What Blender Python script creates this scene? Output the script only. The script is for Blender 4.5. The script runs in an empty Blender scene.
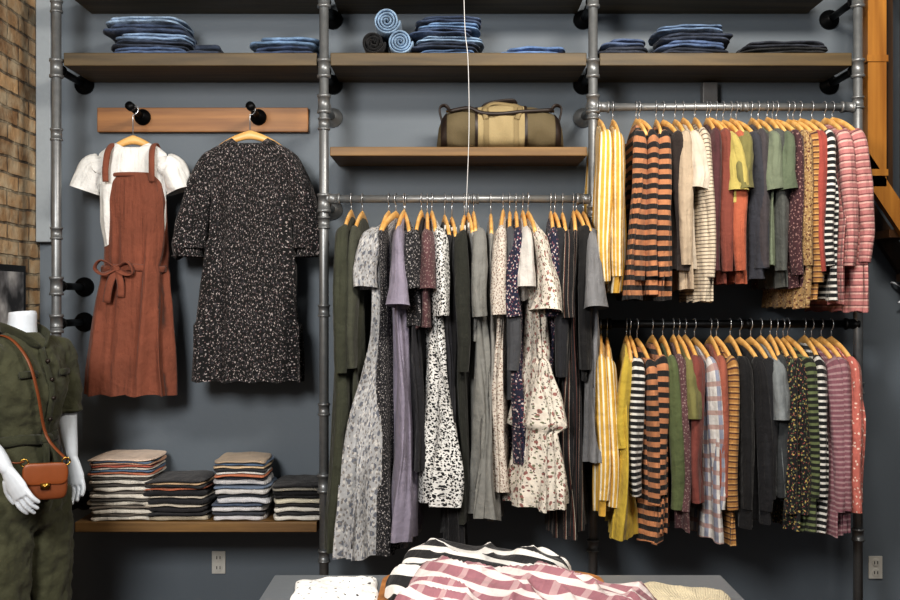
import bpy, math, random
from mathutils import Vector, Matrix, noise
R=random.Random(7)
F=1040.0; CAMH=1.5; CAMY=-4.2
def PX(px,d): return (px-450)*d/F
def PZ(py,d): return CAMH-(py-300)*d/F
def YD(d): return CAMY+d
def hx(h):
    h=h.lstrip('#'); o=[]
    for i in (0,2,4):
        c=int(h[i:i+2],16)/255
        o.append(c/12.92 if c<=.04045 else ((c+.055)/1.055)**2.4)
    return (o[0],o[1],o[2],1)
# ---------------- materials
MC={}
class NT:
    def __init__(s,name,rough=.85,metal=0,sheen=0):
        s.m=bpy.data.materials.new(name); s.m.use_nodes=True
        s.t=s.m.node_tree; s.n=s.t.nodes; s.l=s.t.links
        s.b=s.n['Principled BSDF']; s.b.inputs['Roughness'].default_value=rough
        s.b.inputs['Metallic'].default_value=metal
        if sheen: s.b.inputs['Sheen Weight'].default_value=sheen
        s.tc=s.n.new('ShaderNodeTexCoord')
    def node(s,t,**k):
        n=s.n.new(t)
        for a,v in k.items(): setattr(n,a,v)
        return n
    def math(s,op,a,b=None):
        n=s.node('ShaderNodeMath',operation=op)
        for i,v in enumerate((a,b)):
            if v is None: continue
            if isinstance(v,(int,float)): n.inputs[i].default_value=v
            else: s.l.new(v,n.inputs[i])
        return n.outputs[0]
    def mix(s,f,a,b,mode='MIX'):
        n=s.node('ShaderNodeMix',data_type='RGBA',blend_type=mode)
        for i,v in ((0,f),(6,a),(7,b)):
            if isinstance(v,(int,float)): n.inputs[i].default_value=v
            elif isinstance(v,tuple): n.inputs[i].default_value=v
            else: s.l.new(v,n.inputs[i])
        return n.outputs[2]
    def noise(s,vec,scale,detail=3):
        n=s.node('ShaderNodeTexNoise'); n.inputs['Scale'].default_value=scale; n.inputs['Detail'].default_value=detail
        if vec is not None: s.l.new(vec,n.inputs['Vector'])
        return n.outputs['Fac']
    def mapping(s,vec,scale=(1,1,1),rot=(0,0,0)):
        n=s.node('ShaderNodeMapping'); n.inputs['Scale'].default_value=scale; n.inputs['Rotation'].default_value=rot
        s.l.new(vec,n.inputs['Vector']); return n.outputs[0]
    def ramp(s,fac,stops,const=True):
        n=s.node('ShaderNodeValToRGB'); cr=n.color_ramp
        cr.interpolation='CONSTANT' if const else 'LINEAR'
        cr.elements[0].position=stops[0][0]; cr.elements[0].color=stops[0][1]
        cr.elements[1].position=stops[1][0]; cr.elements[1].color=stops[1][1]
        for p,c in stops[2:]:
            e=cr.elements.new(p); e.color=c
        s.l.new(fac,n.inputs[0]); return n.outputs[0]
    def bump(s,h,strength=.3,dist=.01,prev=None):
        n=s.node('ShaderNodeBump'); n.inputs['Strength'].default_value=strength; n.inputs['Distance'].default_value=dist
        s.l.new(h,n.inputs['Height'])
        if prev is not None: s.l.new(prev,n.inputs['Normal'])
        return n.outputs[0]
    def color(s,c):
        if isinstance(c,tuple): s.b.inputs['Base Color'].default_value=c
        else: s.l.new(c,s.b.inputs['Base Color'])
    def normal(s,c): s.l.new(c,s.b.inputs['Normal'])
def cloth_finish(t,col,knit=False,sat=.92):
    uv=t.tc.outputs['UV']; ob=t.tc.outputs['Object']
    n1=t.noise(ob,9,4)
    v=t.ramp(n1,[(0.3,(.8,.8,.8,1)),(0.7,(1.08,1.08,1.08,1))],False)
    c=t.mix(1.0,col,v,'MULTIPLY')
    hs=t.node('ShaderNodeHueSaturation'); hs.inputs['Saturation'].default_value=sat; t.l.new(c,hs.inputs['Color']); t.color(hs.outputs[0])
    b=t.bump(t.noise(ob,26,4),.5,.018)
    b=t.bump(t.noise(t.mapping(uv,(24,3.2,1)),1.0,3),.55,.03,b)
    if knit:
        w=t.node('ShaderNodeTexWave'); w.inputs['Scale'].default_value=60; w.inputs['Distortion'].default_value=1.5
        t.l.new(uv,w.inputs['Vector']); b=t.bump(w.outputs['Fac'],.4,.003,b)
    else: b=t.bump(t.noise(uv,500,2),.25,.002,b)
    t.normal(b); return t.m
def solid(h,knit=False):
    k='s'+h+str(knit)
    if k not in MC:
        t=NT('fabric_'+h.strip('#'),.88,0,.1); MC[k]=cloth_finish(t,hx(h),knit)
    return MC[k]
def stripes(stops,period,axis='v',knit=False):
    k='t'+str(stops)+str(period)+axis
    if k not in MC:
        t=NT('striped_fabric',.88,0,.1)
        sp=t.node('ShaderNodeSeparateXYZ'); t.l.new(t.tc.outputs['UV'],sp.inputs[0])
        f=t.math('FRACT',t.math('DIVIDE',sp.outputs[0 if axis=='u' else 1],period))
        c=t.ramp(f,[(p,hx(h)) for p,h in stops]) if len(stops)>1 else hx(stops[0][1])
        MC[k]=cloth_finish(t,c,knit)
    return MC[k]
def plaid(bg,st1,st2,period,w1=.42,w2=.42,a=.75,a1=None):
    k='p'+str((bg,st1,st2,period,w1,w2,a,a1))
    if k not in MC:
        t=NT('plaid_fabric',.88,0,.1)
        sp=t.node('ShaderNodeSeparateXYZ'); t.l.new(t.tc.outputs['UV'],sp.inputs[0])
        f1=t.math('FRACT',t.math('DIVIDE',sp.outputs[0],period)); f2=t.math('FRACT',t.math('DIVIDE',sp.outputs[1],period))
        m1=t.math('MULTIPLY',t.math('LESS_THAN',f1,w1),a if a1 is None else a1); m2=t.math('MULTIPLY',t.math('LESS_THAN',f2,w2),a)
        c=t.mix(m1,hx(bg),hx(st1)); c=t.mix(m2,c,hx(st2)); MC[k]=cloth_finish(t,c)
    return MC[k]
def printed(bg,layers,stretch=(1,1,1)):
    k='f'+str((bg,layers,stretch))
    if k not in MC:
        t=NT('printed_fabric',.88,0,.1); c=hx(bg)
        uv=t.tc.outputs['UV']
        for i,(h,sc,th) in enumerate(layers):
            m=t.mapping(uv,stretch,(0,0,i*.9+.4))
            nn=t.node('ShaderNodeTexNoise'); nn.inputs['Scale'].default_value=sc*1.2
            t.l.new(m,nn.inputs['Vector'])
            va=t.node('ShaderNodeVectorMath',operation='SCALE'); va.inputs['Scale'].default_value=.7/sc
            t.l.new(nn.outputs['Color'],va.inputs[0])
            ad=t.node('ShaderNodeVectorMath',operation='ADD'); t.l.new(m,ad.inputs[0]); t.l.new(va.outputs[0],ad.inputs[1])
            v=t.node('ShaderNodeTexVoronoi',voronoi_dimensions='2D'); v.inputs['Scale'].default_value=sc
            t.l.new(ad.outputs[0],v.inputs['Vector'])
            c=t.mix(t.math('LESS_THAN',v.outputs['Distance'],th),c,hx(h))
        MC[k]=cloth_finish(t,c)
    return MC[k]
def wood(name,a,b,axis='X',rough=.5,scale=6):
    if name in MC: return MC[name]
    t=NT(name,rough); ob=t.tc.outputs['Object']
    sc={'X':(.6,9,9),'Z':(9,9,.6),'Y':(9,.6,9)}[axis]
    m=t.mapping(ob,sc); n=t.noise(m,scale,6)
    c=t.ramp(n,[(.3,hx(a)),(.7,hx(b))],False); t.color(c); t.normal(t.bump(n,.2,.004)); MC[name]=t.m; return t.m
def metal(name,c,rough=.35,m=1.0):
    if name in MC: return MC[name]
    t=NT(name,rough,m); n=t.noise(t.tc.outputs['Object'],40,4)
    t.color(t.mix(n,tuple([x*.6 for x in hx(c)[:3]]+[1]),hx(c))); MC[name]=t.m; return t.m
def plain(name,c,rough=.6,bs=60,bst=.1):
    if name in MC: return MC[name]
    t=NT(name,rough); n=t.noise(t.tc.outputs['Object'],bs,4)
    t.color(t.mix(n,tuple([x*.85 for x in hx(c)[:3]]+[1]),hx(c))); t.normal(t.bump(n,bst,.003)); MC[name]=t.m; return t.m
GALV=metal('galvanised_steel','#96999b',.42,.62); BLK=metal('black_iron','#1d1e20',.45,.7)
CHROME=metal('chrome_wire','#c5c8cc',.25,.7)
HANG=wood('hanger_wood','#cf9a52','#edc280','X',.4,3)
LEATH=plain('brown_leather','#7d4526',.45); DLEATH=plain('dark_leather','#2b211c',.5)
WHITE=plain('white_gloss','#dfe6ee',.35); GOLD=metal('brass','#c9a253',.3)
# ---------------- mesh builder
class MB:
    def __init__(s): s.v=[];s.f=[];s.uv=[];s.mi=[];s.mats=[]
    def mat(s,m):
        if m not in s.mats: s.mats.append(m)
        return s.mats.index(m)
    def add(s,vs,fs,m,uvs=None):
        o=len(s.v); k=s.mat(m); s.v+= [tuple(x) for x in vs]
        for i,f in enumerate(fs):
            s.f.append([o+j for j in f]); s.mi.append(k)
            s.uv.append(uvs[i] if uvs else [(vs[j][0]+vs[j][1],vs[j][2]) for j in f])
    def rings(s,rings,m,uvr=None,cap0=False,cap1=False,closed=True):
        n=len(rings[0]); vs=[p for r in rings for p in r]; fs=[];us=[]
        for i in range(len(rings)-1):
            for j in range(n if closed else n-1):
                k=(j+1)%n
                fs.append([i*n+j,i*n+k,(i+1)*n+k,(i+1)*n+j])
                if uvr:
                    a=uvr[i];b=uvr[i+1]
                    us.append([a[j],a[j+1],b[j+1],b[j]])
                else: us.append([(0,0)]*4)
        if cap0: fs.append(list(range(n))[::-1]); us.append([(uvr[0][j] if uvr else (0,0)) for j in range(n)][::-1])
        if cap1:
            o=(len(rings)-1)*n; fs.append([o+j for j in range(n)]); us.append([(uvr[-1][j] if uvr else (0,0)) for j in range(n)])
        s.add(vs,fs,m,us)
    def tube(s,pts,rad,m,n=12,cap=True,ref=None,uoff=0,sub=1,wob=0,ph=0):
        pts=[Vector(p) for p in pts]
        rad=[r if isinstance(r,tuple) else (r,r) for r in rad] if isinstance(rad,list) else [(rad,rad)]*len(pts)
        if sub>1:
            P=[];Q=[]
            for i in range(len(pts)-1):
                p0=pts[max(i-1,0)];p1=pts[i];p2=pts[i+1];p3=pts[min(i+2,len(pts)-1)]
                for k in range(sub):
                    t=k/sub
                    P.append(.5*((2*p1)+(p2-p0)*t+(2*p0-5*p1+4*p2-p3)*t*t+(3*p1-p0-3*p2+p3)*t**3))
                    Q.append(tuple(rad[i][c]*(1-t)+rad[i+1][c]*t for c in (0,1)))
            P.append(pts[-1]);Q.append(rad[-1]);pts=P;rad=Q
        rs=[];uvr=[];L=0;pa=None
        rmax=max(r[0]+r[1] for r in rad)*.9
        for i,p in enumerate(pts):
            t=(pts[min(i+1,len(pts)-1)]-pts[max(i-1,0)]).normalized()
            if pa is None:
                a=Vector(ref) if ref else (Vector((0,0,1)) if abs(t.z)<.8 else Vector((1,0,0)))
            else: a=pa
            a=(a-t*a.dot(t)).normalized(); pa=a; b=t.cross(a)
            if i: L+=(p-pts[i-1]).length
            ra,rb=rad[i]; r=[]
            for j in range(n):
                q=2*math.pi*j/n; w=1+wob*(math.sin(3*q+ph+i*.12)+.7*noise.noise(Vector((math.cos(q)*1.6+ph,math.sin(q)*1.6,i*.3))))
                r.append(p+a*math.cos(q)*ra*w+b*math.sin(q)*rb*w)
            rs.append(r); pr=math.pi*rmax
            uvr.append([(uoff+pr*j/n,-L) for j in range(n+1)])
        s.rings(rs,m,uvr,cap,cap)
    def box(s,x0,x1,y0,y1,z0,z1,m):
        v=[(x,y,z) for z in (z0,z1) for y in (y0,y1) for x in (x0,x1)]
        s.add(v,[[0,2,3,1],[4,5,7,6],[0,1,5,4],[2,6,7,3],[0,4,6,2],[1,3,7,5]],m)
    def slab(s,cx,cy,cz,lx,ly,h,m,seed=0,sag=0,crease=.006,nz=.004,rot=0,ez=.55):
        nx=28;n=28;rs=[];uvr=[];cr=math.cos(rot);sr=math.sin(rot)
        for i in range(nx+1):
            a=-math.pi/2+math.pi*i/nx; u=math.sin(a)
            sz=max(0,1-abs(u)**10)**.5*.98+.02; sy=max(0,1-abs(u)**18)**.5*.95+.05
            r=[];ur=[]
            for j in range(n):
                q=2*math.pi*j/n; c=math.cos(q);d=math.sin(q)
                y=ly/2*math.copysign(abs(c)**.35,c)*sy; z=h/2*math.copysign(abs(d)**ez,d)*sz
                if abs(d)<.25: y-=math.copysign(crease*(1-abs(d)/.25),c)
                x=u*lx/2
                nn=noise.noise(Vector((x*16+seed*3.1,y*9,z*5+seed)))
                y+=nn*nz*1.8; z+=nn*nz - sag*abs(u)**3
                x+=noise.noise(Vector((y*12,z*30,seed*2.7)))*nz*2
                r.append((cx+x*cr-y*sr,cy+x*sr+y*cr,cz+z)); ur.append((x,y+z))
            ur.append(ur[0]); rs.append(r);uvr.append(ur)
        s.rings(rs,m,uvr,True,True)
    def obj(s,name,smooth=True,parent=None,bevel=0):
        me=bpy.data.meshes.new(name); me.from_pydata(s.v,[],s.f)
        for m in s.mats: me.materials.append(m)
        ul=me.uv_layers.new(name='UVMap'); d=[]
        for f in s.uv:
            for u in f: d+= [u[0],u[1]]
        ul.data.foreach_set('uv',d)
        me.polygons.foreach_set('material_index',s.mi)
        me.polygons.foreach_set('use_smooth',[smooth]*len(s.f)); me.update()
        o=bpy.data.objects.new(name,me); bpy.context.scene.collection.objects.link(o)
        if parent: o.parent=parent
        if bevel:
            b=o.modifiers.new('b','BEVEL'); b.width=bevel; b.segments=2; b.limit_method='ANGLE'
        return o
def empty(name,loc=(0,0,0)):
    o=bpy.data.objects.new(name,None); o.location=loc; bpy.context.scene.collection.objects.link(o); return o
def boxobj(name,x0,x1,y0,y1,z0,z1,m,bevel=0,parent=None):
    b=MB(); b.box(x0,x1,y0,y1,z0,z1,m); return b.obj(name,False,parent,bevel)
# ---------------- room
def wallmat():
    t=NT('slate_paint',.6); ob=t.tc.outputs['Object']; n=t.noise(ob,1.6,5)
    t.color(t.mix(n,hx('#5a636b'),hx('#6b747d'))); t.normal(t.bump(t.noise(ob,60,4),.12,.003)); return t.m
WM=wallmat()
def brickmat():
    t=NT('whitewashed_brick',.9); ob=t.tc.outputs['Object']
    sp=t.node('ShaderNodeSeparateXYZ'); t.l.new(ob,sp.inputs[0]); cb=t.node('ShaderNodeCombineXYZ')
    t.l.new(sp.outputs[1],cb.inputs[0]); t.l.new(sp.outputs[2],cb.inputs[1])
    nz=t.node('ShaderNodeTexNoise'); nz.inputs['Scale'].default_value=9; t.l.new(ob,nz.inputs['Vector'])
    sc=t.node('ShaderNodeVectorMath',operation='SCALE'); sc.inputs['Scale'].default_value=.02; t.l.new(nz.outputs['Color'],sc.inputs[0])
    ad=t.node('ShaderNodeVectorMath',operation='ADD'); t.l.new(cb.outputs[0],ad.inputs[0]); t.l.new(sc.outputs[0],ad.inputs[1])
    br=t.node('ShaderNodeTexBrick'); t.l.new(ad.outputs[0],br.inputs['Vector'])
    br.inputs['Scale'].default_value=1; br.inputs['Brick Width'].default_value=.2; br.inputs['Row Height'].default_value=.062
    br.inputs['Mortar Size'].default_value=.006; br.inputs['Mortar Smooth'].default_value=.5
    br.inputs['Color1'].default_value=hx('#d3b086'); br.inputs['Color2'].default_value=hx('#9c7a58'); br.inputs['Mortar'].default_value=hx('#5d5144')
    n=t.noise(ob,14,5); c=t.mix(t.ramp(n,[(.4,(0,0,0,1)),(.7,(.75,.75,.75,1))],False),br.outputs['Color'],hx('#ddd0b4'))
    c=t.mix(t.ramp(t.noise(ob,3,3),[(.45,(0,0,0,1)),(.65,(.45,.45,.45,1))],False),c,hx('#5d4a3a'))
    t.color(c)
    inv=t.math('SUBTRACT',1,br.outputs['Fac']); b=t.bump(inv,.8,.01); b=t.bump(t.noise(ob,30,5),.7,.012,b); t.normal(b); return t.m
LX=-1.656; RX=3.0
boxobj('wall_back',LX-.1,RX+.1,0,.1,0,3.3,WM)
boxobj('wall_left',LX-.1,LX,-6,0,0,3.3,brickmat())
boxobj('wall_right',RX,RX+.1,-6,0,0,3.3,WM)
boxobj('floor',LX-.1,RX+.1,-6,.1,-.08,0,wood('floor_wood','#3b2a1e','#5d4531','Y',.45,3))
boxobj('ceiling',LX-.1,RX+.1,-6,.1,3.3,3.38,plain('ceiling_paint','#6a6d70',.9))
boxobj('baseboard_back',LX,RX,-.015,0,0,.12,plain('trim_dark','#3a4049',.6))
boxobj('trim_1',LX+.002,LX+.062,-.05,-.001,PZ(242,4.15),3.3,plain('pale_trim','#9aa2a8',.6),.004)
# ---------------- pipe frame
fr=empty('pipe_shelving_unit')
YP=-.3; DP=3.9
def pipe(mb,a,b,r,m): mb.tube([a,b],r,m,16)
def coupling(mb,p,ax,m,r=.024,l=.05):
    a=Vector(p);d=Vector(ax)*l/2
    mb.tube([a-d,a-d*.7,a-d*.68,a+d*.68,a+d*.7,a+d],[r,r,r*.86,r*.86,r,r],m,16)
def flange(mb,x,z,m):
    mb.tube([(x,-.001,z),(x,-.012,z),(x,-.014,z),(x,-.04,z)],[.04,.038,.024,.022],m,20)
ups=[(56.5,[85,287,322,500],GALV),(324,[20,85,118,210,470],GALV),(593,[20,85,118,300,470],GALV),(858,[20,85,300],GALV)]
for i,(p,fl,m) in enumerate(ups):
    b=MB(); x=PX(p,DP); pipe(b,(x,YP,0.0),(x,YP,3.2),.0175,m)
    b.tube([(x,YP,0.001),(x,YP,.012),(x,YP,.014),(x,YP,.05)],[.05,.05,.026,.026],BLK,20)
    for f in fl:
        z=PZ(f,4.2); mm=BLK if (i==0 or f in(85,20,300) ) else GALV
        pipe(b,(x,YP,z),(x,-.002,z),.014,mm); flange(b,x,z,mm); coupling(b,(x,YP,z),(0,0,1),m,.026,.07)
        coupling(b,(x,YP+.03,z),(0,1,0),mm,.022,.04)
    for zc in (.5,1.05,1.42,1.75,2.12,2.6): coupling(b,(x,YP,zc+.04*i),(0,0,1),m,.0235,.045)
    b.obj('upright_%d'%(i+1),parent=fr)
rails=[('clothes_rail',328,589,199,GALV),('clothes_rail',597,853,107,GALV),('clothes_rail',599,857,324,BLK)]
RZ={}
for k,(nm,a,c,py,m) in zip('CUL',rails):
    z=PZ(py,DP); RZ[k]=z; b=MB(); xa,xb=PX(a,DP),PX(c,DP)
    pipe(b,(xa-.005,YP,z),(xb+.005,YP,z),.0145,m)
    for xx in (xa+.02,xb-.02): coupling(b,(xx,YP,z),(1,0,0),m,.022,.05)
    coupling(b,(xa+.55,YP,z),(1,0,0),m,.02,.03); b.obj(nm,parent=fr)
SW=wood('shelf_wood_dark','#3d321e','#615032','X',.55,4); SW2=wood('shelf_wood','#5f472c','#86683f','X',.55,4)
def shelf(a,c,py0,py1,m):
    boxobj('shelf_board',PX(a,DP),PX(c,DP),YP-.005,-.003,PZ(py1,DP),PZ(py0,DP),m,.003,fr)
for a,c in ((64,317),(330.5,586.5),(599.5,851.5)): shelf(a,c,53,66,SW)
for a,c in ((64,317),(330.5,586.5),(599.5,834)): shelf(a,c,-21,-8,SW)
shelf(330,587,147,156,SW2); shelf(75,317,522,532,SW2)
ZT=PZ(53,DP); ZM=PZ(147,DP); ZB=PZ(522,DP)
boxobj('wooden_hook_board',PX(97,4.17),PX(308,4.17),-.03,-.001,PZ(132,4.17),PZ(107.5,4.17),wood('board_wood','#7b5027','#a1703c','X',.5,4),.003)
HOOKZ=PZ(112,4.05)
for px in (134,253):
    b=MB(); x=PX(px,4.05); z=HOOKZ
    b.tube([(x,-.031,z),(x,-.042,z),(x,-.044,z),(x,-.07,z)],[.032,.032,.02,.02],BLK,18)
    b.tube([(x,-.05,z),(x,-.19,z+.012)],.012,BLK,14); b.tube([(x,-.185,z+.012),(x,-.21,z+.014)],.017,BLK,14)
    b.obj('pipe_wall_hook')
# ---------------- garments
def interp(keys,t):
    for i in range(len(keys)-1):
        a,b=keys[i],keys[i+1]
        if t<=b[0]:
            u=(t-a[0])/(b[0]-a[0]) if b[0]>a[0] else 0; u=max(0,min(1,u)); u=u*u*(3-2*u)*.5+u*.5
            return tuple(a[k]+(b[k]-a[k])*u for k in range(1,len(a)))
    return keys[-1][1:]
def garment(name,x,y,ztop,keys,m,yaw=0,bend=0,fold=.01,nf=7,seed=0,sleeve=None,sm=None,hanger=True,hookz=None,hw=.2,extra=None,neckdip=0,sagx=.012,hangcol=None,ruff=None,cuff=False):
    b=MB(); rr=random.Random(seed*13+5); ph=[rr.uniform(0,6.28) for _ in range(6)]
    L=keys[-1][0]; n=80; nz=int(20+L*(60 if ruff else 42)); rs=[];uvr=[]
    wallish=yaw>1.2
    hr_=max(k[1] for k in keys)*.95; tr_=max(k[2] for k in keys)*1.1; uref=[0]
    for j in range(1,n+1):
        def pt(j):
            a=2*math.pi*j/n; c=math.cos(a);d=math.sin(a)
            return (hr_*math.copysign(abs(c)**.75,c),tr_*math.copysign(abs(d)**.8,d))
        p,q=pt(j-1),pt(j); uref.append(uref[-1]+math.hypot(p[0]-q[0],p[1]-q[1]))
    def C(s,h,B):
        if s<=0 or abs(B)<1e-3:
            th=yaw
            if s<0 and not wallish: s=s*min(1,.235/h)
            return Vector((math.sin(th)*s,-math.cos(th)*s,0)),th
        th=yaw+B*s/h
        return Vector((h/B*(math.cos(yaw)-math.cos(th)),-h/B*(math.sin(th)-math.sin(yaw)),0)),th
    for i in range(nz+1):
        u=i/nz; dr=L*(u**1.25 if (L>.3 and not ruff) else u); h,th=interp(keys,dr)[:2]; g=min(1,dr/L*1.1); B=bend*(.45+.55*g)
        fa=fold*min(1,max(0,(dr-.05)/.25))*(.5+.7*g)
        if ruff:
            for (r0_,r1_) in ruff:
                if r0_*L<dr<=r1_*L+1e-6: fa=fold*(.3+1.0*(dr-r0_*L)/((r1_-r0_)*L))
        r=[];ur=[]
        for j in range(n+1):
            a=2*math.pi*j/n; c=math.cos(a);d=math.sin(a)
            s=h*math.copysign(abs(c)**.75,c); q=th*math.copysign(abs(d)**.8,d)
            k=nf*s/max(hw,.05)
            w=math.sin(k*1.7+ph[0]+dr*1.2+(0 if d>0 else 1.4))*.55+math.sin(k*3.1+ph[1]-dr*2.0)*.4+.8*noise.noise(Vector((s*10,dr*3.2+seed,d)))
            rid=noise.noise(Vector((math.cos(a)*2+seed*1.7,math.sin(a)*3.5,dr*2.2)))+.5*noise.noise(Vector((math.cos(a)*5,math.sin(a)*9+seed,dr*3.5)))
            q+=fa*w*(1 if d>=0 else -1)*min(1,abs(d)*2.5+.2)
            q+=fa*(.9*math.sin(dr*7+ph[2])+rid)*abs(c)**3
            s+=(fa*(1.0*math.sin(d*6.5+ph[3]+dr*2)+1.6*rid))*abs(c)**2*(1 if c>0 else -1)
            P,tt=C(s,h,B); P=P+Vector((math.cos(tt),math.sin(tt),0))*q
            z=ztop-dr
            if i<3 and neckdip: z-=neckdip*(1-i/3)*max(0,(1-abs(s)/max(h,.01)))*(1 if d*1>0 or yaw>1 else .3)
            if i==nz: z+=.004*math.sin(k*1.7+ph[0])
            P=Vector((x+P.x+sagx*math.sin(dr*2.2+ph[4])*g,y+P.y,z))
            if P.y>-.02: P.y=-.02
            r.append(P); ur.append((uref[j]+seed*.37,-dr))
        rs.append(r[:-1]); uvr.append(ur)
    b.rings(rs,m,uvr)
    if sleeve:
        Ls,r0,r1,out=sleeve
        sh=[k for k in keys if k[1]>hw*.93][0]
        for sg in (1,-1):
            hh=sh[1]*.93
            P,tt=C(sg*hh,sh[1],bend*.5); f=Vector((math.sin(tt),-math.cos(tt),0)); q=Vector((math.cos(tt),math.sin(tt),0))
            base=Vector((x,y,ztop-sh[0]))+P
            o=f*sg
            jt=rr.uniform(-.02,.02); fl=.95 if wallish else .62
            D=lambda z: Vector((0,0,z))
            if wallish:
                pts=[base-o*.035+D(-.026),base+o*.0+D(-.045),base+o*out*.45+D(-Ls*.4),base+o*out*.8+D(-Ls*.75),base+o*out+D(-Ls)]
                rad=[(r0*.45,r0*.4),(r0*.8,r0*.8),(r0,r0*fl),((r0+r1)/2,(r0+r1)*.5*fl),(r1,r1*fl)]
                if cuff:
                    pts.append(base+o*(out-.004)+D(-Ls-.02)); rad.append((r1*.72,r1*.7)); pts.append(base+o*(out-.004)+D(-Ls-.04)); rad.append((r1*.86,r1*.8))
            else:
                pts=[base-o*.04,base-o*.004+D(-.03),base+o*(.01+out*.35)+q*jt*.5+D(-Ls*.4),base+o*(.015+out*.75)+q*jt+D(-Ls*.75),base+o*(.015+out)+q*jt*.6+D(-Ls)]
                rad=[(r0*.5,r0*.4),(r0*.95,r0*fl*.9),(r0,r0*fl),((r0+r1)/2,(r0+r1)*.5*fl),(r1,r1*fl)]
            b.tube(pts,rad,sm or m,20,False,ref=tuple(o),uoff=seed*.1,sub=6,wob=.13,ph=ph[5])
    if hanger:
        f=Vector((math.sin(yaw),-math.cos(yaw),0))
        c0=Vector((x,y,ztop+.012)); hwid=hw*.93; hm=hangcol or HANG
        pts=[];rad=[]
        for s in (-1,-.75,-.5,-.25,-.08,0,.08,.25,.5,.75,1):
            a=abs(s); pts.append(c0+f*s*hwid+Vector((0,0,-.022*a-.05*a*a))); rad.append((.019-.010*a**.6,.007))
        b.tube(pts,rad,hm,10,True,ref=(0,0,1),sub=2)
        hz=hookz-c0.z; hr=.021
        pts=[c0+Vector((0,0,.01))]
        pts.append(c0+Vector((0,0,hz-hr-.006)))
        for k in range(9):
            a=-math.pi/2+math.pi*1.35*k/8
            pts.append(c0+f*hr*math.cos(a)+Vector((0,0,hz+hr*math.sin(a))))
        b.tube(pts,.0024,CHROME,6,True)
    if extra: extra(b)
    return b.obj(name)
cnt=[0]
TAG=plain('white_tag','#e9e7e0',.6)
def G(name,rail,px,bot,m,W=.38,T=.05,yaw=0,bend=0,kind='top',sl=None,dn=0,fold=.009,hem=None,nf=7,sm=None,dy=0,tag=False):
    cnt[0]+=1; sd=cnt[0]
    yaw=math.radians(yaw+R.uniform(-6,6)); bend=math.radians(bend)
    hw=W/2; y=YP+dy
    x=PX(px,3.72)-math.sin(yaw)*W*.25
    if bend: x-= hw*.45*(1-math.cos(bend))/bend
    rz=RZ[rail]; zt=rz-.068-dn-R.uniform(0,.012); L=zt-PZ(bot,3.74); h=hem or (T*1.2)
    hs=min(.2,hw); ruff=None
    top=[(0,.045,.010),(.016,.1,.014),(.062,hs,.018)]
    if kind=='top': keys=top+[(.12,hs*1.02,T*.35),(.25,hw,T*.45),(L*.7,hw,T*.5),(L,hw*1.0,h/2)]
    elif kind=='dress': keys=top+[(.12,hs*.96,T*.35),(.3,hs*.9,T*.4),(.42,hs*.9,T*.42),(L*.75,hw,h*.42),(L,hw*1.12,h/2)]
    elif kind=='tier':
        keys=top+[(.3,hs*.9,T*.35),(L*.50,hw*.78,T*.4),(L*.51,hw*.84,T*.5),(L*.735,hw*1.06,T*.9),(L*.74,hw*.98,T*.65),(L*.75,hw*1.0,T*.7),(L,hw*1.26,T*1.15)]
        ruff=[(.50,.738),(.745,1)]
    sleeve=None
    if sl=='long': sleeve=(.5+R.uniform(-.04,.03),.043,.031,.008)
    elif sl=='short': sleeve=(.2,.048,.052,.02)
    elif sl=='mid': sleeve=(.3,.044,.043,.012)
    elif sl=='bell': sleeve=(.27,.042,.07,.04)
    elif sl=='ruffle': sleeve=(.28,.04,.085,.03)
    ex=None
    if tag:
        def ex(b):
            f=Vector((math.sin(yaw),-math.cos(yaw),0)); c=Vector((x,y,zt-.03))+f*.1
            b.tube([c+Vector((-.011,-.02,.0)),c+Vector((.011,-.02,0))],[(.013,.0015)]*2,TAG,4,ref=(0,0,1))
    return garment(name,x,y,zt,keys,m,yaw,bend,fold,nf,sd,sleeve,sm,True,rz,hs,ex,ruff=ruff)
YST=stripes([(0,'#cf9f18'),(.62,'#e9dfc5')],.022,'u'); OST=stripes([(0,'#1c1a1c'),(.4,'#b9794a'),(.9,'#1c1a1c')],.036,'v',True)
CST=stripes([(0,'#cdbfa8'),(.72,'#6b5d50')],.013,'v'); BW=stripes([(0,'#15161a'),(.6,'#d2d0ca')],.022)
PST=stripes([(0,'#b3706f'),(.55,'#cfa49b'),(.8,'#7d4a4c')],.024); GST=stripes([(0,'#66714a'),(.45,'#171a15')],.022)
MVS=stripes([(0,'#80505c'),(.6,'#a08084')],.018); MUS=stripes([(0,'#a0702f'),(.5,'#4e2a24'),(.75,'#bd9150')],.02)
PIN=stripes([(0,'#141317'),(.84,'#7a4236'),(.9,'#141317'),(.95,'#b9af9f')],.026,'u')
PLD=plaid('#d0cecb','#4f6088','#a5776a',.05,.28,.33,.7)
LEAF=printed('#aaabad',[('#6a6e78',40,.26),('#c6c4c1',55,.22),('#84807d',75,.24)],(1.7,.7,1))
DOTB=printed('#141418',[('#a9a4a2',90,.2),('#4d4a50',110,.22)])
SPK=printed('#dededb',[('#121317',85,.3),('#2a2b31',125,.22)])
NAVY=printed('#181d38',[('#bfb0ae',62,.19),('#7d4450',75,.18)])
ROSE=printed('#d6cec1',[('#94615a',30,.19),('#6d4440',30,.09),('#6d7158',42,.15),('#5a5652',62,.14)])
BEIP=printed('#cfc6ba',[('#7c5f52',95,.22),('#a08f85',80,.18)])
BURP=printed('#432329',[('#93706b',80,.2)]); BLKF=printed('#151618',[('#b09a52',50,.17),('#5f6c4a',60,.18),('#9a4640',65,.13)])
TANP=printed('#9a7a4a',[('#5d3325',70,.25),('#c0a474',90,.2)]); CORD=printed('#bf6558',[('#e6c8b8',42,.15)])
MAUP=printed('#5e3d41',[('#93807a',90,.2)])
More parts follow.
